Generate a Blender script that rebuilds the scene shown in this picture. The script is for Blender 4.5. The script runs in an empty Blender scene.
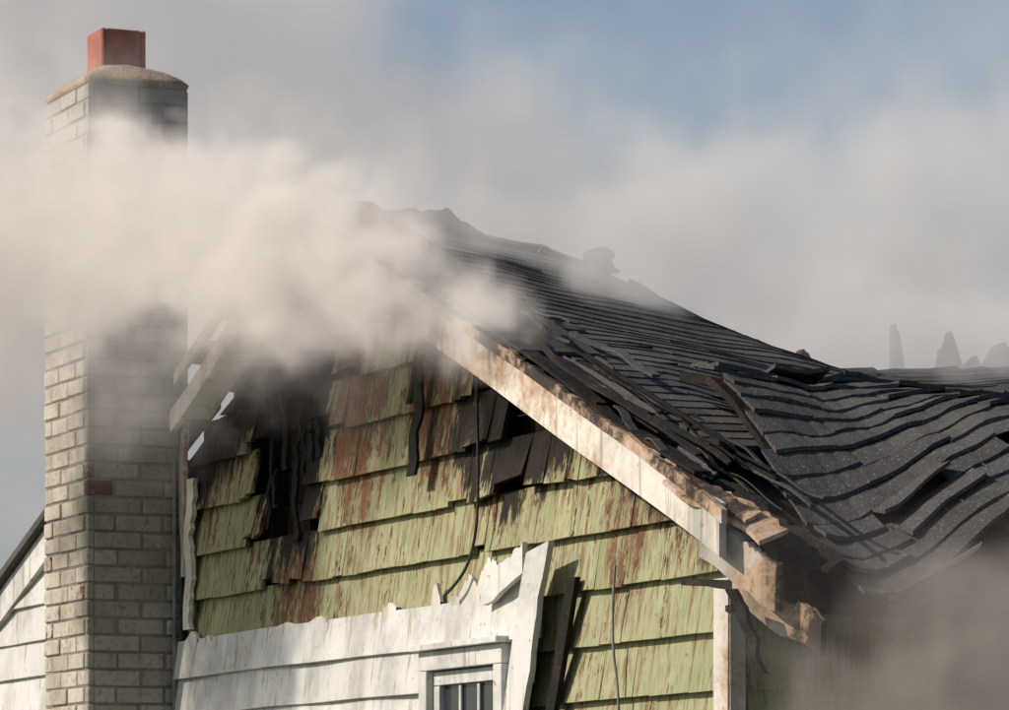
import bpy, math, random
from mathutils import Vector, noise as mn
random.seed(7)
R=random.random
def U(a,b): return a+(b-a)*random.random()
S=bpy.context.scene
S.view_settings.view_transform='Standard'; S.view_settings.look='None'; S.view_settings.exposure=0
EYE=1.7
# house frame : local x runs along the gable wall, local y goes back into the house, z=0 is eye level
ANG=math.atan2(-0.911,0.413)
HL=Vector((-1.35,18,EYE))
# ---------------------------------------------------------------- node helpers
class NT:
    def __init__(s,nt): s.t=nt; nt.nodes.clear()
    def n(s,typ,**k):
        nd=s.t.nodes.new(typ)
        for a,b in k.items(): setattr(nd,a,b)
        return nd
    def put(s,inp,v):
        if v is None: return
        if isinstance(v,bpy.types.NodeSocket): s.t.links.new(v,inp)
        else:
            if isinstance(v,(tuple,list)) and len(v)==3 and inp.type=='RGBA': v=(*v,1)
            inp.default_value=v
    def m(s,op,a,b=None,c=None,clamp=False):
        nd=s.n('ShaderNodeMath',operation=op,use_clamp=clamp)
        s.put(nd.inputs[0],a); s.put(nd.inputs[1],b); s.put(nd.inputs[2],c); return nd.outputs[0]
    def v(s,op,a,b=None,sc=None):
        nd=s.n('ShaderNodeVectorMath',operation=op)
        s.put(nd.inputs[0],a); s.put(nd.inputs[1],b)
        if sc is not None: s.put(nd.inputs[3],sc)
        return nd.outputs['Value'] if op in('DOT_PRODUCT','LENGTH','DISTANCE') else nd.outputs[0]
    def mix(s,f,a,b,mode='MIX'):
        nd=s.n('ShaderNodeMix',data_type='RGBA',blend_type=mode)
        s.put(nd.inputs[0],f); s.put(nd.inputs[6],a); s.put(nd.inputs[7],b); return nd.outputs[2]
    def noise(s,vec,scale,detail=3,rough=.55,col=False,dist=0):
        nd=s.n('ShaderNodeTexNoise'); s.put(nd.inputs['Vector'],vec)
        nd.inputs['Scale'].default_value=scale; nd.inputs['Detail'].default_value=detail
        nd.inputs['Roughness'].default_value=rough; nd.inputs['Distortion'].default_value=dist
        return nd.outputs['Color'] if col else nd.outputs[0]
    def mr(s,x,a,b,c=0,d=1,sm=True):
        nd=s.n('ShaderNodeMapRange',interpolation_type='SMOOTHSTEP' if sm else 'LINEAR')
        for i,q in enumerate((x,a,b,c,d)): s.put(nd.inputs[i],q)
        return nd.outputs[0]
    def obj(s): return s.n('ShaderNodeTexCoord').outputs['Object']
    def sep(s,x):
        nd=s.n('ShaderNodeSeparateXYZ'); s.put(nd.inputs[0],x); return nd.outputs
    def scl(s,v,t): return s.v('MULTIPLY',v,t)
    def attr(s,name): return s.n('ShaderNodeAttribute',attribute_name=name).outputs['Fac']
    def out(s,col,rough=.8,bump=None,bs=.4,bd=.01,spec=.3,**k):
        p=s.n('ShaderNodeBsdfPrincipled'); s.put(p.inputs['Base Color'],col); s.put(p.inputs['Roughness'],rough)
        p.inputs['Specular IOR Level'].default_value=spec
        for a,b in k.items(): s.put(p.inputs[a],b)
        if bump is not None:
            b=s.n('ShaderNodeBump'); b.inputs['Strength'].default_value=bs; b.inputs['Distance'].default_value=bd
            s.put(b.inputs['Height'],bump); s.t.links.new(b.outputs[0],p.inputs['Normal'])
        o=s.n('ShaderNodeOutputMaterial'); s.t.links.new(p.outputs[0],o.inputs[0])
def newmat(n):
    m=bpy.data.materials.new(n); m.use_nodes=True; return m,NT(m.node_tree)

AP=1.96; AZ=2.57; SL=.40
def rakez(u): return AZ-SL*abs(u-AP)
def blob(t,u,z,cu_,cz_,ru,rz,pert):
    a=t.m('DIVIDE',t.m('SUBTRACT',u,cu_),ru); b=t.m('DIVIDE',t.m('SUBTRACT',z,cz_),rz)
    d=t.m('SQRT',t.m('ADD',t.m('MULTIPLY',a,a),t.m('MULTIPLY',b,b)))
    d=t.m('ADD',d,pert)
    return t.mr(d,.45,1.2,1,0)

def make_green():
    m,t=newmat('green_shingle_paint'); P=t.obj(); x,y,z=t.sep(P)[:]; rnd=t.attr('rnd')
    st=t.noise(t.scl(P,(15,15,2.6)),1,7,.78)
    st2=t.noise(t.scl(P,(60,60,3)),1,3,.6)
    drip=t.noise(t.scl(P,(34,34,1.0)),1,4,.65)
    big=t.noise(P,1.6,4,.6); fine=t.noise(t.scl(P,(50,50,22)),1,5,.75); med=t.noise(P,7,5,.7)
    pert=t.m('MULTIPLY',t.m('SUBTRACT',t.noise(t.scl(P,(7,7,2.4)),1,6,.72),.5),2.2)
    d=t.m('SUBTRACT',t.m('SUBTRACT',AZ,t.m('MULTIPLY',t.m('ABSOLUTE',t.m('SUBTRACT',x,AP)),SL)),z)
    d=t.m('ADD',d,t.m('MULTIPLY',pert,.25))
    rk=t.mr(d,.14,.60,1,0)
    b1=blob(t,x,z,1.22,1.78,.54,.74,pert); b2=blob(t,x,z,3.40,1.60,.74,.38,pert)
    b3=blob(t,x,z,1.95,1.75,.35,.55,pert); b4=blob(t,x,z,4.3,1.12,.2,.3,pert); b5=blob(t,x,z,.5,1.95,.45,.4,pert)
    b6=blob(t,x,z,1.3,1.15,.35,.3,pert); b7=blob(t,x,z,2.7,1.70,.35,.35,pert)
    burn=t.m('MAXIMUM',t.m('MAXIMUM',rk,b1),t.m('MAXIMUM',b2,t.m('MULTIPLY',b5,.7)))
    burnw=t.m('MAXIMUM',burn,t.m('MAXIMUM',t.m('MAXIMUM',b3,b7),t.m('MAXIMUM',t.m('MULTIPLY',b4,.8),t.m('MULTIPLY',b6,.8))))
    col=t.mix(rnd,(.235,.25,.135),(.315,.33,.19))
    col=t.mix(t.mr(big,.35,.7),col,(.295,.29,.175))
    col=t.mix(t.mr(med,.45,.75,0,.6),col,(.38,.385,.26))
    col=t.mix(t.m('MULTIPLY',t.mr(st2,.45,.7),.5),col,(.13,.135,.07))
    col=t.mix(t.m('MULTIPLY',t.mr(drip,.51,.61),.7),col,(.17,.09,.05))
    chip=t.mr(t.noise(t.scl(P,(24,24,12)),1,6,.8),.60,.63); col=t.mix(t.m('MULTIPLY',chip,.8),col,(.32,.26,.19))
    th=t.m('SUBTRACT',.606,t.m('MULTIPLY',burnw,.165))
    peel=t.mr(t.m('ADD',st,t.m('MULTIPLY',t.m('SUBTRACT',fine,.5),.5)),th,t.m('ADD',th,.025))
    wood=t.mix(t.mr(st2,.35,.65),(.18,.055,.03),(.32,.15,.08))
    wood=t.mix(t.mr(fine,.42,.66),wood,(.06,.035,.025))
    col=t.mix(peel,col,wood)
    soot=t.mr(t.m('ADD',burn,t.m('MULTIPLY',t.m('SUBTRACT',st,.5),1.3)),.32,.78)
    col=t.mix(t.m('MULTIPLY',soot,.96),col,(.010,.009,.008))
    tan=t.mr(burnw,.1,.7,0,.35); col=t.mix(t.m('MULTIPLY',tan,t.m('SUBTRACT',1,soot)),col,(.14,.085,.045))
    h=t.m('ADD',t.m('MULTIPLY',st2,1.0),t.m('MULTIPLY',peel,-.8))
    t.out(col,.8,h,.7,.008,spec=.2); return m
GREEN=make_green()
def make_char():
    m,t=newmat('charred_wood'); P=t.obj(); rnd=t.attr('rnd')
    a=t.noise(t.scl(P,(9,9,4)),1,5,.7); f=t.noise(P,45,4,.7)
    c=t.mix(t.mr(a,.48,.74),(.010,.009,.008),(.05,.028,.018))
    c=t.mix(t.m('MULTIPLY',t.mr(f,.55,.8),t.m('MULTIPLY',rnd,.45)),c,(.14,.09,.055))
    t.out(c,.8,t.m('ADD',a,f),.8,.01,spec=.2); return m
CHAR=make_char()
def make_white(name,base=(.60,.60,.59),peelc=(.22,.17,.13)):
    m,t=newmat(name); P=t.obj(); rnd=t.attr('rnd')
    a=t.noise(t.scl(P,(4,4,1.4)),1,5,.65); f=t.noise(P,28,5,.75); b=t.noise(P,3.2,5,.65); g=t.noise(P,1.5,6,.75)
    c=t.mix(rnd,base,tuple(q*.84 for q in base))
    c=t.mix(t.mr(g,.42,.66,0,.8),c,tuple(q*.55 for q in base))
    c=t.mix(t.mr(a,.5,.75,0,.65),c,(.25,.235,.215))
    dr=t.noise(t.scl(P,(26,26,1.3)),1,3,.6)
    c=t.mix(t.m('MULTIPLY',t.mr(dr,.56,.68),.6),c,peelc)
    c=t.mix(t.mr(f,.60,.69,0,.8),c,(.14,.115,.09))
    bb=t.mr(t.m('ADD',t.m('ADD',t.m('MULTIPLY',b,.75),t.m('MULTIPLY',f,.25)),t.m('MULTIPLY',t.attr('burn'),.55)),.60,.95)
    c=t.mix(t.mr(bb,.0,.5,0,.8),c,(.36,.22,.12)); c=t.mix(t.mr(bb,.42,.85),c,(.03,.02,.015))
    t.out(c,.6,t.m('ADD',t.m('MULTIPLY',f,.4),a),.3,.008,spec=.3); return m
WHITE=make_white('white_siding_paint'); TRIM=make_white('scorched_white_trim',(.68,.65,.60))
def make_brick():
    m,t=newmat('painted_brick'); P=t.obj(); rnd=t.attr('rnd'); x,y,z=t.sep(P)[:]
    f=t.noise(P,38,5,.7); b=t.noise(P,4,5,.65)
    red=t.mix(f,(.24,.06,.04),(.13,.045,.035))
    c=t.mix(rnd,(.38,.345,.295),(.52,.485,.43)); c=t.mix(t.mr(b,.42,.72,0,.7),c,(.27,.225,.18))
    c=t.mix(t.mr(f,.50,.68,0,.65),c,(.18,.14,.11))
    pe=t.mr(t.m('ADD',t.m('MULTIPLY',f,.5),t.m('ADD',t.m('MULTIPLY',b,.55),t.attr('burn'))),.76,.82)
    c=t.mix(pe,c,red)
    g=t.mr(t.m('ADD',z,t.m('MULTIPLY',b,1.2)),2.6,3.9,0,.5); c=t.mix(g,c,(.22,.23,.24))
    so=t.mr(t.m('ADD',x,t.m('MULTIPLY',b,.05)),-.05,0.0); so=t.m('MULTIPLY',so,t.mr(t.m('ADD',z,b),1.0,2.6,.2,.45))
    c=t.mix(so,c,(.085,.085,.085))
    t.out(c,.9,t.m('ADD',f,b),.6,.008,spec=.15); return m
BRICK=make_brick()
def simple(name,c1,c2,scale,rough=.85,bs=.5,bd=.01,thr=(.35,.65),**k):
    m,t=newmat(name); P=t.obj(); a=t.noise(P,scale,5,.65); f=t.noise(P,scale*9,4,.7)
    c=t.mix(t.mr(a,*thr),c1,c2); c=t.mix(t.mr(f,.5,.8,0,.35),c,tuple(q*.4 for q in c1))
    t.out(c,rough,t.m('ADD',a,f),bs,bd,**k); return m
MORTAR=simple('mortar',(.24,.22,.19),(.16,.145,.13),5)
CLAY=simple('clay_flue_tile',(.38,.13,.09),(.26,.09,.065),6)
CROWN=simple('mortar_crown',(.36,.27,.18),(.22,.17,.12),7,bs=.8)
GRASS=simple('lawn',(.05,.08,.025),(.08,.09,.04),.6)
CABLE=simple('cable_rubber',(.03,.03,.03),(.06,.055,.05),12)
GREY=simple('grey_cable',(.25,.24,.22),(.16,.155,.15),12)
METAL=simple('drip_edge_metal',(.62,.60,.56),(.40,.33,.26),7,rough=.5)
def make_roof():
    m,t=newmat('asphalt_shingle'); P=t.obj(); rnd=t.attr('rnd')
    f=t.noise(P,90,3,.8); b=t.noise(P,1.7,5,.6); g=t.noise(P,14,4,.6)
    c=t.mix(rnd,(.044,.044,.045),(.080,.079,.079)); c=t.mix(t.mr(b,.45,.75,0,.6),c,(.120,.112,.104))
    c=t.mix(t.mr(g,.5,.75,0,.55),c,(.028,.026,.025))
    c=t.mix(t.mr(f,.56,.68,0,.6),c,(.25,.245,.24))
    t.out(c,.9,t.m('ADD',f,g),.6,.008,spec=.15); return m
ROOF=make_roof()
def make_glass():
    m,t=newmat('window_glass'); P=t.obj(); a=t.noise(P,3,3)
    t.out(t.mix(a,(.015,.018,.02),(.04,.045,.05)),.08,None,spec=.6); return m
GLASS=make_glass()

# ---------------------------------------------------------------- mesh builder
class MB:
    def __init__(s): s.v=[];s.f=[];s.m=[];s.r=[];s.b=[];s.mats=[]
    def mi(s,mat):
        if mat not in s.mats: s.mats.append(mat)
        return s.mats.index(mat)
    def face(s,idx,mat,r=None,b=0): s.f.append(idx); s.m.append(s.mi(mat)); s.r.append(R() if r is None else r); s.b.append(b)
    def hexa(s,c,mat,r=None,b=0):
        r=R() if r is None else r; o=len(s.v); s.v+= [Vector(p) for p in c]
        for q in ((0,3,2,1),(4,5,6,7),(0,1,5,4),(1,2,6,5),(2,3,7,6),(3,0,4,7)): s.face([o+i for i in q],mat,r,b)
    def box(s,a,b_,mat,r=None,b=0):
        x0,y0,z0=a;x1,y1,z1=b_
        s.hexa([(x0,y0,z0),(x1,y0,z0),(x1,y1,z0),(x0,y1,z0),(x0,y0,z1),(x1,y0,z1),(x1,y1,z1),(x0,y1,z1)],mat,r,b)
    def plank(s,p0,p1,wv,tv,mat,n=10,warp=.0,b0=0,b1=0,ragged=0,r=None,bend=None,seed=0):
        p0,p1,wv,tv=map(Vector,(p0,p1,wv,tv)); r=R() if r is None else r; o=len(s.v)
        for i in range(n+1):
            t=i/n; c=p0.lerp(p1,t)
            if bend: c+=Vector(bend)*(t**6)
            q=Vector((t*3+seed,seed*1.7,0)); c+= (wv.normalized()*mn.noise(q)+tv.normalized()*mn.noise(q+Vector((9,0,0))))*warp
            k=1-ragged*abs(mn.noise(q*5)) if ragged else 1
            a=c; d=c+wv*k
            s.v+=[a,d,d+tv,a+tv]
        for i in range(n):
            k=o+i*4; bb=b0+(b1-b0)*(i+.5)/n
            for j in range(4): s.face([k+j,k+(j+1)%4,k+4+(j+1)%4,k+4+j],mat,r,bb)
        s.face([o,o+3,o+2,o+1],mat,r,b0); k=o+n*4; s.face([k,k+1,k+2,k+3],mat,r,b1)
    def done(s,name,parent=None,bevel=0,smooth=False):
        me=bpy.data.meshes.new(name); me.from_pydata([tuple(p) for p in s.v],[],s.f)
        for m in s.mats: me.materials.append(m)
        me.polygons.foreach_set('material_index',s.m)
        for nm,dat in(('rnd',s.r),('burn',s.b)):
            a=me.attributes.new(nm,'FLOAT','FACE'); a.data.foreach_set('value',dat)
        if smooth: me.polygons.foreach_set('use_smooth',[True]*len(me.polygons))
        me.update(); ob=bpy.data.objects.new(name,me); S.collection.objects.link(ob)
        if parent: ob.parent=parent
        if bevel:
            bv=ob.modifiers.new('bevel','BEVEL'); bv.width=bevel; bv.segments=1; bv.limit_method='ANGLE'
        return ob
house=bpy.data.objects.new('burning_house',None); S.collection.objects.link(house)
house.location=HL; house.rotation_euler=(0,0,ANG)
GZ=-EYE

# ---------------------------------------------------------------- gable wall
def hole(u,z):
    n=mn.noise(Vector((u*4,z*5,3)))*.12
    if z>1.40 and abs(u-1.20-(z-1.6)*.12)<.23+n+(z-1.42)*.12: return True
    if z>1.95 and abs(u-1.30)<.5+n: return True
    if z>rakez(u)-.42+n and 3.1<u<3.95 and z>1.45: return True
    return False
wall=MB()
z=GZ
while z<2.5:
    uL=AP-(AZ-z)/SL if z>1.0 else -2.4; uR=AP+(AZ-.06-z-.14)/SL
    uL=max(uL,-.55); uR=min(uR,5.03)
    if uR>uL: wall.box((uL,.07+U(0,.006),z+.002),(uR,.095,z+.14),CHAR,.05)
    z+=.145
for uu in (.5,.92,1.33,1.75,3.2,3.62):
    wall.box((uu,.01,1.0),(uu+.04,.068,rakez(uu)-.12),CHAR,.2)
k0=-14
for k in range(k0,9):
    zb=.954+.19*k; u=.012-U(0,.1)
    if zb<GZ-.1: continue
    while u<5.05:
        w=U(.10,.30)
        if hole(u+.1,zb+.1) or hole(u+.3,zb+.1): w=U(.05,.13)
        u0=max(u,.012); u1=min(u+w-.003,5.0); u+=w
        if u1-u0<.03: continue
        um=(u0+u1)/2
        if hole(um,zb+.1): continue
        near=hole(um-.15,zb+.1) or hole(um+.15,zb+.1) or hole(um,zb+.3)
        zt0=min(zb+.205,rakez(u0)-.04); zt1=min(zb+.205,rakez(u1)-.04); j=U(-.003,.003)
        if max(zt0,zt1)<zb+.03: continue
        zt0=max(zt0,zb+.01);zt1=max(zt1,zb+.01)
        vb=-.034-U(0,.004); th=.022; til=U(-.003,.003)
        if R()<.04: j+=U(.01,.03)
        if near: j+=U(0,.05); vb-=U(0,.02); til=U(-.02,.02)
        wall.hexa([(u0,vb,zb+j),(u1,vb,zb+j+til),(u1,vb+th,zb+j+til),(u0,vb+th,zb+j),(u0,-.004,zt0),(u1,-.004,zt1),(u1,.006,zt1),(u0,.006,zt0)],GREEN)
wall.done('green_shingle_gable',house)
sw=MB()
sw.box((4.98,.10,GZ),(5.03,8,1.1),CHAR)
for k in range(k0,2):
    zb=.954+.19*k; v=.05
    while v<8:
        w=U(.14,.36); v1=min(v+w-.004,8)
        if zb<1.05: sw.hexa([(5.044,v,zb),(5.062,v,zb),(5.062,v1,zb),(5.044,v1,zb),(5.032,v,zb+.2),(5.042,v,zb+.2),(5.042,v1,zb+.2),(5.032,v1,zb+.2)],GREEN)
        v+=w
sw.box((-2.4,.11,GZ),(-2.35,8,1.0),CHAR); sw.box((-2.4,7.95,GZ),(5.0,8,1.0),CHAR)
sw.done('side_walls',house)
cb=MB()
cb.plank((4.99,-.045,GZ),(4.99,-.045,.93),(.10,0,0),(0,.03,0),TRIM,16,.004,b0=0,b1=.3,seed=3)
cb.plank((5.066,-.04,GZ),(5.066,-.04,.93),(0,.055,0),(.028,0,0),TRIM,16,.003,b0=0,b1=.3,seed=5)
cb.plank((.10,-.06,1.02),(.13,-.06,1.66),(.085,0,0),(0,.02,0),TRIM,24,.014,b0=.1,b1=.35,ragged=.7,seed=8)
cb.plank((.03,-.055,1.25),(.05,-.06,1.93),(.06,0,0),(0,.02,0),TRIM,24,.01,b0=.2,b1=.6,ragged=.9,seed=12)
cb.plank((.02,-.045,.97),(.02,-.045,1.75),(.05,0,0),(0,.02,0),CHAR,8,.004,ragged=.3,seed=15)
cb.done('corner_boards',house)

# ---------------------------------------------------------------- white clapboards over the shingles
sd=MB()
WU0,WU1,WZ1,WZ0=2.72,3.46,.80,-.45
def clap(mb,u0,u1,zb,h,v0,mat,burn=0,n=8):
    if u1-u0<.03: return
    o=len(mb.v); r=R()
    for i in range(n+1):
        u=u0+(u1-u0)*i/n; w=mn.noise(Vector((u*2.1,zb*7,1)))*.010; g=mn.noise(Vector((u*1.3,zb*3,7)))*.007
        mb.v+=[Vector(q) for q in((u,v0-.026+w,zb+g),(u,v0-.012+w,zb-.003+g),(u,v0,zb+h+.004+g),(u,v0-.006,zb+h+.004+g))]
    for i in range(n):
        k=o+4*i
        for j in range(4): mb.face([k+j,k+4+j,k+4+(j+1)%4,k+(j+1)%4],mat,r,burn)
    mb.face([o,o+1,o+2,o+3],mat,r,burn); k=o+4*n; mb.face([k+3,k+2,k+1,k],mat,r,burn)
zt=.97; i=0
while zt>GZ+.1:
    zb=zt-.157; ue=3.78-(.97-zb)*.36-U(0,.05)
    if zb<-.4: ue=3.6
    if zb+.10<WZ1 and zt>WZ0:
        clap(sd,.02,WU0,zb,.157,-.055,WHITE,0,20); clap(sd,WU1,ue,zb,.157,-.055,WHITE)
    elif i==1:
        clap(sd,.02,1.93,zb,.157,-.055,WHITE,.05,n=16); clap(sd,1.936,ue,zb,.157,-.053,WHITE,0,n=16)
    else: clap(sd,.02,ue,zb,.157,-.055,WHITE,.14 if i==0 else 0,n=30)
    zt-=.157;i+=1
def rl(u): return 1.634+.36*(u+1.80)
zt=2.1
while zt>GZ+.1:
    zb=zt-.17; ul=max(-4.0,-1.8+(zt-.03-1.634)/.36)
    clap(sd,ul,-.55,zb,.17,-.02,WHITE,n=8); zt-=.17
sd.done('white_clapboard_siding',house)
# torn remnants of backing foam above the last clapboard
tn=MB()
for u,h,w,bz in((.12,.045,.16,.97),(.34,.02,.10,.97),(1.18,.02,.22,.975),(1.55,.028,.18,.975),(2.30,.03,.12,.985),(2.76,.10,.08,.98),(2.92,.02,.10,.98),(3.00,.11,.20,.98),(3.15,.16,.26,.98),(3.38,.12,.20,.98)):
    n=24;o=len(tn.v); st_=U(0,9)
    for q in range(n+1):
        t_=q/n; x=u+w*t_; e_=min(1,3*(1-t_),(2.2*t_)**.8)
        hh=h*e_*(.75+.35*mn.noise(Vector((x*7+st_,h*9,2)))+.18*mn.noise(Vector((x*55,2,st_)))); hh=max(hh,.002)
        tn.v+=[Vector((x,-.062,bz-.02)),Vector((x,-.062-.02*abs(mn.noise(Vector((x*12,1,1)))),bz+hh)),Vector((x,-.05,bz+hh*.95)),Vector((x,-.05,bz-.02))]
    for q in range(n):
        k=o+4*q
        for j in range(4): tn.face([k+j,k+4+j,k+4+(j+1)%4,k+(j+1)%4],TRIM,.1,.02)
tn.plank((3.18,-.13,-.4),(3.72,-.12,1.10),(.19,0,0.03),(0,.022,0),WHITE,24,.012,seed=21,r=.1,ragged=.15)
tn.plank((3.53,-.080,-.1),(3.93,-.070,1.0),(.07,0,.0),(0,.02,0),CHAR,14,.01,seed=25)
tn.plank((3.30,-.10,.94),(3.66,-.11,1.03),(.0,0,.11),(0,.02,0),WHITE,14,.01,seed=29,ragged=.4,r=.0)
tn.done('torn_siding_trim',house)
wn=MB()
F=-.10
wn.box((WU0,F,WZ1-.07),(WU1,-.03,WZ1),WHITE,.1); wn.box((WU0-.02,F-.03,WZ1+.002),(WU1+.02,-.03,WZ1+.025),WHITE,.0)
wn.box((WU0,F,WZ0),(WU0+.07,-.03,WZ1-.072),WHITE,.1); wn.box((WU1-.07,F,WZ0),(WU1,-.03,WZ1-.072),WHITE,.1)
wn.box((WU0-.03,F-.04,WZ0-.05),(WU1+.03,-.03,WZ0-.002),WHITE,.1)
a0,a1,b1_,b0_=WU0+.073,WU1-.073,WZ1-.075,WZ0+.002
f2=-.07
for (x0,x1,z0,z1) in((a0,a1,b1_-.05,b1_),(a0,a0+.05,b0_,b1_-.052),(a1-.05,a1,b0_,b1_-.052),(a0+.052,a1-.052,b0_,b0_+.05),(a0+.052,a1-.052,.13,.18)):
    wn.box((x0,f2,z0),(x1,-.035,z1),WHITE,.0)
wn.box((a0+.05,-.048,b0_+.03),(a1-.05,-.044,b1_-.05),GLASS)
for xx in(a0+.05+(a1-a0-.1)/3,a0+.05+(a1-a0-.1)*2/3): wn.box((xx-.009,-.06,.182),(xx+.009,-.050,b1_-.053),WHITE,.0)
wn.box((a0+.053,-.0605,.42),(a1-.053,-.0505,.438),WHITE,.0)
wn.done('window',house,bevel=.004)

# ---------------------------------------------------------------- roof
TAB=[(-1,0),(-.3,0),(.27,.07),(1.05,.22),(1.72,.46),(2.0,.56),(2.9,.52),(4.5,.6),(9,.6)]
def sagv(v):
    for (a,b),(c,d) in zip(TAB,TAB[1:]):
        if v<=c:
            t=max(0,(v-a)/(c-a)); return b+(d-b)*t
    return .6
def S0(u,v):
    w=max(0,min(1,(4.9-u)/(4.9-AP))) if u>AP else max(0,min(1,1-(AP-u)/3))
    z=rakez(u)-sagv(v)*w**.8
    if u>3: z-=.12*math.exp(-((u-4.35)/.35)**2)*max(0,min(1,(v-.2)/.5))
    z+=mn.noise(Vector((u*1.3,v*1.3,0)))*.05*min(1,max(0,v+.1))+mn.noise(Vector((u*4,v*3,5)))*.014*min(1,max(0,v+.2))
    return z
def tab(mb,u0,u1,v0,v1,fn,lift,th,mat,r=None,n=3,cv=.006):
    r=R() if r is None else r; o=len(mb.v); c=U(0,cv)
    for i in range(n+1):
        v=v0+(v1-v0)*i/n; e=lift+c*abs(i/n-.5)
        zb=fn(u1,v)+e; za=fn(u0,v)+.003
        mb.v+=[Vector((u0,v,za)),Vector((u1,v,zb+th)),Vector((u1,v,zb-.006)),Vector((u0,v,za-.01))]
    for i in range(n):
        k=o+4*i
        for j in range(4): mb.face([k+j,k+(j+1)%4,k+4+(j+1)%4,k+4+j],mat,r)
    mb.face([o,o+3,o+2,o+1],mat,r); k=o+4*n; mb.face([k,k+1,k+2,k+3],mat,r)
rf=MB()
e=.088;i=0;u=AP-.03
while u<5.62:
    v=-.30+(i%2)*.12-U(0,.03)
    if 3.7<u<5.25: v=-.06+mn.noise(Vector((u*4,0,0)))*.15
    elif u>=5.25: v=.3
    while v<8:
        w=.24
        if u<4.95 or v>3.2:
            if R()>.004: tab(rf,u-.02,u+e,v,v+w-.004,S0,.003+(U(0,.012) if R()<.06 else 0),.006,ROOF)
        v+=w
    u+=e;i+=1
u=AP;i=0
while u>-2.7:
    v=-.28+(i%2)*.1
    if u<.62: v=.06
    while v<8:
        tab(rf,u+.02,u-e*2,v,v+.3-.006,S0,.006,.010,ROOF,n=1); v+=.3
    u-=e*2;i+=1
v=-.28
while v<7.5:
    l=U(.13,.17); z0=S0(AP,v)+.02+U(0,.012); z1=S0(AP,v+l)+.02+U(0,.02); o=len(rf.v); wd=U(.06,.10); d=U(.02,.04)
    rf.v+=[Vector(p) for p in((AP-wd,v,z0-d),(AP,v,z0),(AP+wd,v,z0-d),(AP+wd,v+l,z1-d),(AP,v+l,z1),(AP-wd,v+l,z1-d))]
    rf.face([o,o+1,o+4,o+5],ROOF);rf.face([o+1,o+2,o+3,o+4],ROOF)
    if R()<.12: v+=U(.05,.2)
    v+=.13
rf.done('roof_shingles',house)
dk=MB()
def deck(mb,ua,ub,va,vb,nu,nv,fn,off,th,mat):
    o=len(mb.v)
    for layer in(0,-th):
        for a in range(nu+1):
            for b in range(nv+1):
                uu=ua+(ub-ua)*a/nu; vv=va+(vb-va)*b/nv; mb.v.append(Vector((uu,vv,fn(uu,vv)+off+layer)))
    N=(nu+1)*(nv+1)
    for a in range(nu):
        for b in range(nv):
            k=o+a*(nv+1)+b; q=[k,k+nv+1,k+nv+2,k+1]; mb.face(q,mat); mb.face([p+N for p in reversed(q)],mat)
    for a in range(nu):
        for b in(0,nv):
            k=o+a*(nv+1)+b; mb.face([k,k+nv+1,k+nv+1+N,k+N],mat)
    for b in range(nv):
        for a in(0,nu):
            k=o+a*(nv+1)+b; mb.face([k,k+1,k+1+N,k+N],mat)
def S0d(u,v): return S0(u,v)-.35*max(0,u-4.75)
deck(dk,AP,5.3,.02,8,30,40,S0d,-.03,.06,CHAR); deck(dk,-2.7,AP-.002,.02,8,20,40,S0,-.03,.06,CHAR)
dk.done('roof_deck',house)
def S1(u,v):
    t=max(0,u-4.55)
    z=rakez(u)+.095+.06*math.sin(min(1,t/1.15)*math.pi)
    z+=.055*math.sin(v*4.2+u*3.0+.6)*(.3+t)+.10*mn.noise(Vector((u*1.8,v*1.9,2)))+.02*mn.noise(Vector((u*7,v*8,4)))
    if v<.5: z-= (0.5-v)*.22*t
    z-=.20*max(0,t-.66)*(1+.9*math.sin(v*5))
    return z
cr=MB(); u=4.50;i=0
while u<5.74:
    v=.02+max(0,.1*(5.2-u))+U(0,.06)
    while v<3.4:
        w=U(.2,.30)
        if not(u>5.60 and R()<.35):
            tab(cr,u-.03,u+.085+U(0,.010),v,v+w-.002,S1,.005+U(0,.012)+(U(0,.06) if R()<.09 else 0),.008,ROOF,r=R()*.7,n=5,cv=.02)
        v+=w
    u+=.085;i+=1
deck(cr,4.50,5.6,.08,3.4,20,60,S1,-.03,.03,CHAR)
cr.plank((5.76,.16,S1(5.76,.16)-.02),(5.79,.46,S1(5.79,.46)-.03),(.02,0,.02),(.0,0,0.005),METAL,8,.006,seed=3,ragged=.4)
for q in range(30):
    v=U(.05,3); uu=U(5.45,5.75); zz=S1(uu,v)
    cr.plank((uu,v,zz+.012),(uu+U(.0,.1),v+U(.1,.25),zz+U(-.12,.01)),(.07,.02,-.04),(0,0,.006),ROOF,6,.03,seed=q,ragged=.5)
cr.done('crumpled_lower_roof',house)
db=MB()
def shard(u,v,z,w,h,lean,mat=CHAR):
    o=len(db.v); n=9; s_=U(0,50)
    top=[]
    for i in range(n+1):
        x=-1+2*i/n; top.append((x*w/2+lean*(1-abs(x)),h*(.55+.45*(1-abs(x)**1.6))+h*.22*mn.noise(Vector((x*2.5+s_,0,0)))))
    pts=[(-w/2,0),(w/2,0)]+top[::-1]
    for d in(0,.05):
        for a,b in pts: db.v.append(Vector((u-.3*a+d,v+a,z+b)))
    k=len(pts); db.face([o+i for i in range(k)],mat); db.face([o+k+i for i in reversed(range(k))],mat)
    for i in range(k): j=(i+1)%k; db.face([o+i,o+j,o+k+j,o+k+i],mat)
shard(AP,.30,2.44,.24,.13,.02,ROOF); shard(AP,.42,2.40,.2,.12,-.03,ROOF); shard(AP,.18,2.5,.2,.06,.0,ROOF)
shard(AP-.05,1.93,1.96,.1,.15,.0); shard(AP-.05,1.82,1.96,.12,.12,.02)
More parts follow.
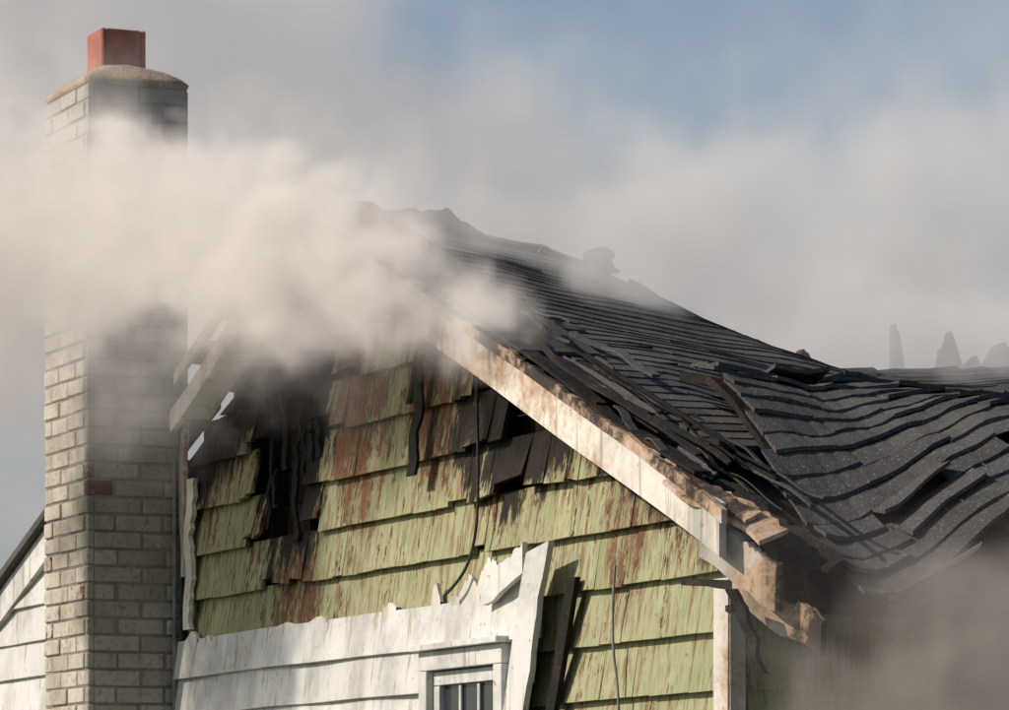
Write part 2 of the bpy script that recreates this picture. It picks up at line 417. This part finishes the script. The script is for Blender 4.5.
for v,w,h in((2.64,.07,.60),(2.90,.24,.53),(3.02,.30,.46),(3.16,.40,.55),(3.40,.40,.50)): shard(AP-.6,v+.05,1.72,w,h,U(-.03,.03))
db.done('charred_debris',house)
vt=MB()
o=len(vt.v); n=12
prof=[(.07,0),(.05,.02),(.042,.05),(.055,.055),(.062,.075),(.045,.10),(.012,.105)]
for r_,h in prof:
    for q in range(n):
        a=2*math.pi*q/n; rr_=r_*(1+.25*mn.noise(Vector((math.cos(a)*2,math.sin(a)*2,h*20)))); vt.v.append(Vector((AP+.02+rr_*math.cos(a)+h*.2,1.02+rr_*math.sin(a)-h*.5,2.35+h+.3*rr_*math.sin(a))))
for a in range(len(prof)-1):
    for q in range(n): vt.face([o+a*n+q,o+a*n+(q+1)%n,o+(a+1)*n+(q+1)%n,o+(a+1)*n+q],ROOF,.5)
vt.face([o+(len(prof)-1)*n+q for q in range(n)],ROOF)
vt.done('roof_vent',house)

# ---------------------------------------------------------------- rake trim
rk=MB()
FV=-.27
def rp(u,dz,v=FV): return (u,v,rakez(u)+dz)
rk.plank(rp(2.0,-.20),rp(5.46,-.19),(0,0,.165),(0,.024,0),TRIM,60,.012,b0=.90,b1=.10,seed=2,r=.05,bend=(.01,-.01,-.02))
rk.plank(rp(2.9,-.05,FV-.022),rp(5.56,-.045,FV-.022),(0,0,.045),(0,.02,0),TRIM,60,.016,b0=.7,b1=.5,ragged=.5,seed=6,r=.2,bend=(.01,-.02,-.03))
rk.plank(rp(2.0,-.17,FV+.03),rp(5.4,-.17,FV+.03),(0,.235,0),(0,0,.015),TRIM,40,.003,b0=.8,b1=.3,seed=4)
rk.plank(rp(.50,-.17),rp(1.9,-.17),(0,0,.09),(0,.024,0),TRIM,20,.008,b0=.28,b1=.7,seed=12,r=.1)
rk.plank(rp(.60,-.03,FV-.02),rp(1.8,-.03,FV-.02),(0,0,.05),(0,.02,0),TRIM,20,.01,b0=.35,b1=.7,seed=14)
rk.plank(rp(.60,-.16,-.24),rp(1.9,-.16,-.24),(0,.11,0),(0,0,.015),TRIM,20,.006,b0=.35,b1=.7,seed=16)
rk.plank(rp(.62,-.20,-.05),rp(1.9,-.20,-.05),(0,.04,0),(0,0,.02),CHAR,20,.006,seed=18)
for q in range(30):
    ua=U(3.2,4.9); ub=min(ua+U(.4,1.3),5.6); vv=FV+U(0,.30); dz=.0+U(-.05,.03)
    rk.plank(rp(ua,dz,vv),rp(ub,dz+U(-.03,.03),vv+U(-.04,.03)),(0,U(.012,.035),U(-.01,.02)),(0,0,U(.004,.010)),random.choice([CHAR,ROOF,ROOF,CHAR]) if q%10 else TRIM,20,.035,b0=.8,b1=.6,ragged=.7,seed=30+q)
rk.plank(rp(1.96,.0),rp(4.0,.0),(0,.3,.0),(0,0,.012),ROOF,20,.012,seed=50)
rk.plank(rp(3.9,-.01),rp(5.3,-.015),(0,.07,.0),(0,0,.012),CHAR,30,.03,seed=51,ragged=.6)
for q in range(7):
    uu=3.7+q*.2
    rk.plank((uu,FV+.02,rakez(uu)-.07),(uu+.01,.35,rakez(uu)-.09),(.045,0,0),(0,0,.05),CHAR,4,.006,seed=60+q)
rk.plank((5.34,FV-.005,.97),(5.60,FV+.12,.79),(.01,0,.15),(0,.025,0),TRIM,20,.02,b0=.10,b1=.6,seed=70,ragged=.25)
rk.plank((5.44,FV+.06,.83),(5.68,FV+.24,.64),(.01,0,.12),(0,.02,0),TRIM,20,.03,b0=.3,b1=.7,seed=71,ragged=.5)
rk.plank((5.50,FV+.0,.86),(5.55,FV+.08,.60),(.05,.01,0),(0,.015,0),CHAR,14,.03,seed=73,ragged=.7)
rk.plank((5.1,-.22,.90),(5.5,-.16,.86),(0,.22,0),(0,0,.02),CHAR,10,.01,seed=72)
rk.plank((5.15,FV-.03,1.22),(5.66,FV+.04,.98),(0,.10,.04),(0,0,.015),TRIM,20,.03,b0=.35,b1=.6,seed=74,ragged=.5)
rk.plank((5.0,FV-.03,1.30),(5.58,FV+.02,1.07),(0,.06,.03),(0,0,.012),TRIM,20,.03,b0=.5,b1=.6,seed=75,ragged=.6)
rk.plank((5.25,FV+.05,1.18),(5.72,FV+.24,.90),(0,.08,.05),(0,0,.012),CHAR,20,.03,seed=77,ragged=.5)
rk.plank((5.60,-.05,.82),(5.62,4,.86),(0,0,.10),(.03,0,0),CHAR,20,.01,seed=76)
rk.plank((5.08,-.05,.82),(5.08,4,.82),(.50,0,.0),(0,0,.02),CHAR,20,.01,seed=78)
rk.plank((-4,-.06,rl(-4)-.19),(-.55,-.06,rl(-.55)-.19),(0,0,.15),(0,.03,0),WHITE,10,.003,r=.1)
rk.plank((-4,-.10,rl(-4)-.035),(-.55,-.10,rl(-.55)-.035),(0,.45,0),(0,0,.035),ROOF,10,.003)
rk.done('rake_and_eave_trim',house)

hg=MB()
hg.plank((2.64,-.07,1.97),(2.60,-.10,1.46),(.08,0,0),(0,.012,0),CHAR,16,.04,ragged=.9,seed=80)
hg.plank((2.50,-.06,1.74),(2.66,-.06,2.05),(.03,0,0),(0,.02,0),CHAR,8,.02,seed=82)
for q in range(12):
    uu=U(.95,1.6); zz=U(1.6,2.1)
    hg.plank((uu,-.01-U(0,.03),zz),(uu+U(-.03,.03),-.03,zz-U(.15,.4)),(U(.02,.06),0,0),(0,.01,0),CHAR,8,.02,ragged=.9,seed=90+q)
hg.done('burnt_strips',house)
def cable(name,pts,r,mat):
    c=bpy.data.curves.new(name,'CURVE'); c.dimensions='3D'; c.bevel_depth=r; c.bevel_resolution=2
    s=c.splines.new('NURBS'); s.points.add(len(pts)-1); s.use_endpoint_u=True; s.order_u=3
    for p,q in zip(s.points,pts): p.co=(*q,1)
    c.materials.append(mat); ob=bpy.data.objects.new(name,c); S.collection.objects.link(ob); ob.parent=house
cable('loose_cable',[(3.20,-.08,1.9),(3.19,-.07,1.6),(3.22,-.08,1.3),(3.20,-.09,1.15),(3.12,-.10,1.05),(3.0,-.11,1.0)],.006,CABLE)
cable('loose_cable',[(4.30,-.06,1.02),(4.26,-.06,.8),(4.34,-.06,.55),(4.31,-.06,.2),(4.33,-.06,-1)],.005,GREY)
cable('drop_wire',[(.03,-.05,2.0),(.04,-.05,1.0),(.035,-.05,-1.6)],.010,CABLE)
cable('conduit_pipe',[(.02,-.075,1.75),(.022,-.075,0),(.02,-.075,-1.69)],.010,GREY)

# ---------------------------------------------------------------- chimney
ch=bpy.data.objects.new('brick_chimney',None); S.collection.objects.link(ch); ch.location=HL; ch.rotation_euler=(0,0,ANG)
bk=MB(); CW,CD,CT=.58,.46,3.34
bk.box((-CW+.006,-CD+.006,GZ),(-.006,-.004,CT-.004),MORTAR)
c=.0733;nc=int((CT-GZ)/c)
for i in range(nc):
    z1=CT-i*c; z0=z1-c+.010; off=(i%2)*.11
    def run(L,fn):
        p=-off+U(-.01,.01)
        while p<L:
            a=max(0,p); b=min(L,p+.205+U(-.008,.008))
            if b-a>.02: fn(a,b)
            p+=.218
    def bb(): return U(.10,.30) if R()<(.11 if z1<1.9 else .01) else U(-.14,.05)
    j=lambda:U(-.004,.004)
    run(CW,lambda a,b:bk.box((-CW+a,-CD+j(),z0+j()*.4),(-CW+b,-CD+.03,z1+j()*.4),BRICK,None,bb()+(.3 if abs(z0-1.6)<.07 and b>CW-.02 else 0)))
    run(CD-.04,lambda a,b:bk.box((-.03,-CD+.031+a,z0+j()*.4),(j(),-CD+.031+b,z1+j()*.4),BRICK,None,(.35 if (abs(z0-1.6)<.04 and a<.03) else U(-.2,-.05))))
    run(CD-.04,lambda a,b:bk.box((-CW+j(),-CD+.031+a,z0),(-CW+.03,-CD+.031+b,z1),BRICK,None,bb()))
bk.done('brick_stack',ch,bevel=.004)
cr2=MB(); lev=[(-.002,0.0),(.004,.022),(-.02,.05),(-.07,.085),(-.12,.11),(-.16,.12)]
def ring(g,z,N=8):
    hw,hd=CW/2+g,CD/2+g; hw=max(hw,.10);hd=max(hd,.10); pts=[]
    rr=min(.03+max(0,-g)*.5,hw*.9,hd*.9)
    for cx,cy,a0 in((hw-rr,-hd+rr,-90),(hw-rr,hd-rr,0),(-hw+rr,hd-rr,90),(-hw+rr,-hd+rr,180)):
        for q in range(N):
            a=math.radians(a0+90*q/(N-1)); pts.append(Vector((-CW/2+cx+rr*math.cos(a)+U(-.003,.003),-CD/2+cy+rr*math.sin(a)+U(-.003,.003),CT+z+U(-.003,.003))))
    return pts
o=len(cr2.v); M=32
for g,zz in lev: cr2.v+=ring(g,zz)
for a in range(len(lev)-1):
    for q in range(M): cr2.face([o+a*M+q,o+a*M+(q+1)%M,o+(a+1)*M+(q+1)%M,o+(a+1)*M+q],CROWN,.5)
cr2.face([o+(len(lev)-1)*M+q for q in range(M)],CROWN); cr2.face([o+q for q in reversed(range(M))],CROWN)
cr2.done('mortar_crown',ch,smooth=True)
fl=MB(); h=.10; cx,cy=-CW/2,-CD/2; z0,z1=CT+.1,3.62; t_=.02
for(a,b) in(((-h,-h),(h,-h+t_)),((-h,h-t_),(h,h)),((-h,-h+t_+.001),(-h+t_,h-t_-.001)),((h-t_,-h+t_+.001),(h,h-t_-.001))):
    fl.box((cx+a[0],cy+a[1],z0),(cx+b[0],cy+b[1],z1),CLAY,.5)
fl.done('clay_flue',ch,bevel=.005)

g=MB(); G=3000
g.v+=[Vector(p) for p in((-G,-G,0),(G,-G,0),(G,G,0),(-G,G,0))]; g.face([0,1,2,3],GRASS); g.done('ground')

# ---------------------------------------------------------------- smoke: voxel volumes built with geometry nodes
def smoke(name,lo,hi,vox,caps,color,warp=.35,ns=1.6,emit=0.3,amp=1.2,edge=(.15,.7),aniso=0.2,step=2.0,seed=0.,lowk=.35,ecol=None):
    m=bpy.data.materials.new(name); m.use_nodes=True; t=NT(m.node_tree)
    p=t.n('ShaderNodeVolumePrincipled'); p.inputs['Color'].default_value=(*color,1); p.inputs['Density'].default_value=1
    at=t.n('ShaderNodeAttribute',attribute_name='density').outputs['Fac']
    p.inputs['Anisotropy'].default_value=aniso
    if emit: t.put(p.inputs['Emission Strength'],t.m('MULTIPLY',at,emit)); p.inputs['Emission Color'].default_value=(*(ecol or color),1)  # added glow stands in for light scattered many times inside the smoke
    o=t.n('ShaderNodeOutputMaterial'); t.t.links.new(p.outputs[0],o.inputs['Volume'])
    try: m.cycles.volume_step_rate=step
    except Exception as ex: print('step',ex)
    ng=bpy.data.node_groups.new(name,'GeometryNodeTree')
    ng.interface.new_socket('Geometry',in_out='INPUT',socket_type='NodeSocketGeometry')
    ng.interface.new_socket('Geometry',in_out='OUTPUT',socket_type='NodeSocketGeometry')
    t=NT(ng); P0=t.n('GeometryNodeInputPosition').outputs[0]; P=t.v('ADD',P0,(seed,seed,0))
    nv=t.noise(P,.9,3,.6,col=True); off=t.v('SCALE',t.v('SUBTRACT',nv,(.5,.5,.5)),sc=warp*2)
    nv2=t.noise(P,ns*2.0,4,.65,col=True); off=t.v('ADD',off,t.v('SCALE',t.v('SUBTRACT',nv2,(.5,.5,.5)),sc=warp*.7))
    Pw=t.v('ADD',P0,off); Pn=t.v('ADD',P,off)
    n2=t.noise(Pn,ns,8,.68); ero=t.m('MULTIPLY',t.m('SUBTRACT',n2,.5),amp*2)
    tot=None
    for a,b,ra,rb,dn in caps:
        a,b=Vector(a),Vector(b); ba=b-a
        pa=t.v('SUBTRACT',Pw,tuple(a)); hh=t.m('DIVIDE',t.v('DOT_PRODUCT',pa,tuple(ba)),ba.length_squared,clamp=True)
        d=t.v('LENGTH',t.v('SUBTRACT',pa,t.v('SCALE',tuple(ba),sc=hh)))
        r=t.m('ADD',ra,t.m('MULTIPLY',hh,rb-ra))
        q=t.m('SUBTRACT',1,t.m('DIVIDE',d,r))
        inside=t.mr(q,-.25,.15)
        q=t.m('MULTIPLY',t.mr(t.m('ADD',q,ero),edge[0],edge[1],0,dn),inside)
        tot=q if tot is None else t.m('ADD',tot,q)
    n3=t.noise(Pn,ns*2.3,5,.6)
    den=t.m('MULTIPLY',tot,t.mr(n3,.35,.65,lowk,1.4))
    x,y,z=t.sep(P0)[:]
    for s_,a,b in((x,lo[0],hi[0]),(y,lo[1],hi[1]),(z,lo[2],hi[2])):
        f=.3
        den=t.m('MULTIPLY',den,t.m('MULTIPLY',t.mr(s_,a,a+f),t.mr(s_,b-f,b,1,0)))
    den=t.m('MAXIMUM',0,t.m('SUBTRACT',den,.01))
    vc=t.n('GeometryNodeVolumeCube'); t.put(vc.inputs['Density'],den)
    vc.inputs['Min'].default_value=lo; vc.inputs['Max'].default_value=hi
    for ax,a,b in zip('XYZ',lo,hi): vc.inputs['Resolution '+ax].default_value=max(4,int((b-a)/vox))
    sm=t.n('GeometryNodeSetMaterial'); ng.links.new(vc.outputs[0],sm.inputs['Geometry']); sm.inputs['Material'].default_value=m
    go=t.n('NodeGroupOutput'); ng.links.new(sm.outputs[0],go.inputs[0])
    vd=bpy.data.volumes.new(name); ob=bpy.data.objects.new(name,vd); S.collection.objects.link(ob); vd.materials.append(m)
    md=ob.modifiers.new('smoke','NODES'); md.node_group=ng
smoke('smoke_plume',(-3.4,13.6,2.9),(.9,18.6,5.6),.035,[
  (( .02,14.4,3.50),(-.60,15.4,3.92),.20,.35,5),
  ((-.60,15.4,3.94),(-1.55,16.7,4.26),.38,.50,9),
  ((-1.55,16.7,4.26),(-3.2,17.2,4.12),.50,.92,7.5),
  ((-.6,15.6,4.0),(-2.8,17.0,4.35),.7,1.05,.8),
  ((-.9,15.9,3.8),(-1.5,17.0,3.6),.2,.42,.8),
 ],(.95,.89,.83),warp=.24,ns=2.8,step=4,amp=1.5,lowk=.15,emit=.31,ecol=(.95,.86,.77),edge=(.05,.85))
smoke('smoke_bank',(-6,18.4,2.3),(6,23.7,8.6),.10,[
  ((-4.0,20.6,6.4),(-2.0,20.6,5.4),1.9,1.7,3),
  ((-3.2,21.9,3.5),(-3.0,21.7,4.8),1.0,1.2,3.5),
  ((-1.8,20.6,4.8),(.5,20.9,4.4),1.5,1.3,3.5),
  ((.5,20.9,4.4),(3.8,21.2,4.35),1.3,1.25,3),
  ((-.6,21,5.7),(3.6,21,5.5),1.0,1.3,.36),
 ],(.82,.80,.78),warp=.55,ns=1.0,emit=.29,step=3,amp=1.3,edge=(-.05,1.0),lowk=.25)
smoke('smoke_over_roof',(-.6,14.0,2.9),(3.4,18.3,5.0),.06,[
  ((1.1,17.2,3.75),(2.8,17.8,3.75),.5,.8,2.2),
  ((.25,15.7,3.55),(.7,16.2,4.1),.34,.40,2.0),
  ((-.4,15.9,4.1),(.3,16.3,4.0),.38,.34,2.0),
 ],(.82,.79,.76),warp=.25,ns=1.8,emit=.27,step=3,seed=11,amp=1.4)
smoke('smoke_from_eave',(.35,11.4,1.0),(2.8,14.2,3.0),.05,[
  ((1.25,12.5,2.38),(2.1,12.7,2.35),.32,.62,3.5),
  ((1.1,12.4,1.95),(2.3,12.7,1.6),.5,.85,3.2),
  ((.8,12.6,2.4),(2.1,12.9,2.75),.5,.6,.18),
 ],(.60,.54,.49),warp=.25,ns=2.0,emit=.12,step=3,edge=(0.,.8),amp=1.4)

# ---------------------------------------------------------------- light, sky, camera
sh=Vector((-.97,-.15)).normalized(); el=math.radians(36)
sd_=Vector((sh.x*math.cos(el),sh.y*math.cos(el),math.sin(el)))
L=bpy.data.lights.new('sun','SUN'); L.energy=4.9; L.angle=math.radians(.5); L.color=(1,.89,.75)
lo=bpy.data.objects.new('sun',L); S.collection.objects.link(lo); lo.rotation_euler=sd_.to_track_quat('Z','Y').to_euler(); lo.location=(-10,5,20)
w=bpy.data.worlds.new('World'); S.world=w; w.use_nodes=True; t=NT(w.node_tree)
sk=t.n('ShaderNodeTexSky',sky_type='NISHITA'); sk.sun_disc=False; sk.sun_elevation=el; sk.sun_rotation=math.atan2(sh.x,sh.y)%(2*math.pi)
sk.dust_density=1.8; sk.ozone_density=1.4; sk.air_density=1.0
bg=t.n('ShaderNodeBackground'); bg.inputs['Strength'].default_value=.10
t.t.links.new(sk.outputs[0],bg.inputs[0]); o=t.n('ShaderNodeOutputWorld'); t.t.links.new(bg.outputs[0],o.inputs[0])
cam=bpy.data.cameras.new('camera'); co=bpy.data.objects.new('camera',cam); S.collection.objects.link(co)
co.location=(0,0,EYE); co.rotation_euler=(math.radians(90),0,0); cam.sensor_width=36; cam.lens=4200/1009*36; cam.shift_y=515/1009; cam.clip_end=6000
S.camera=co
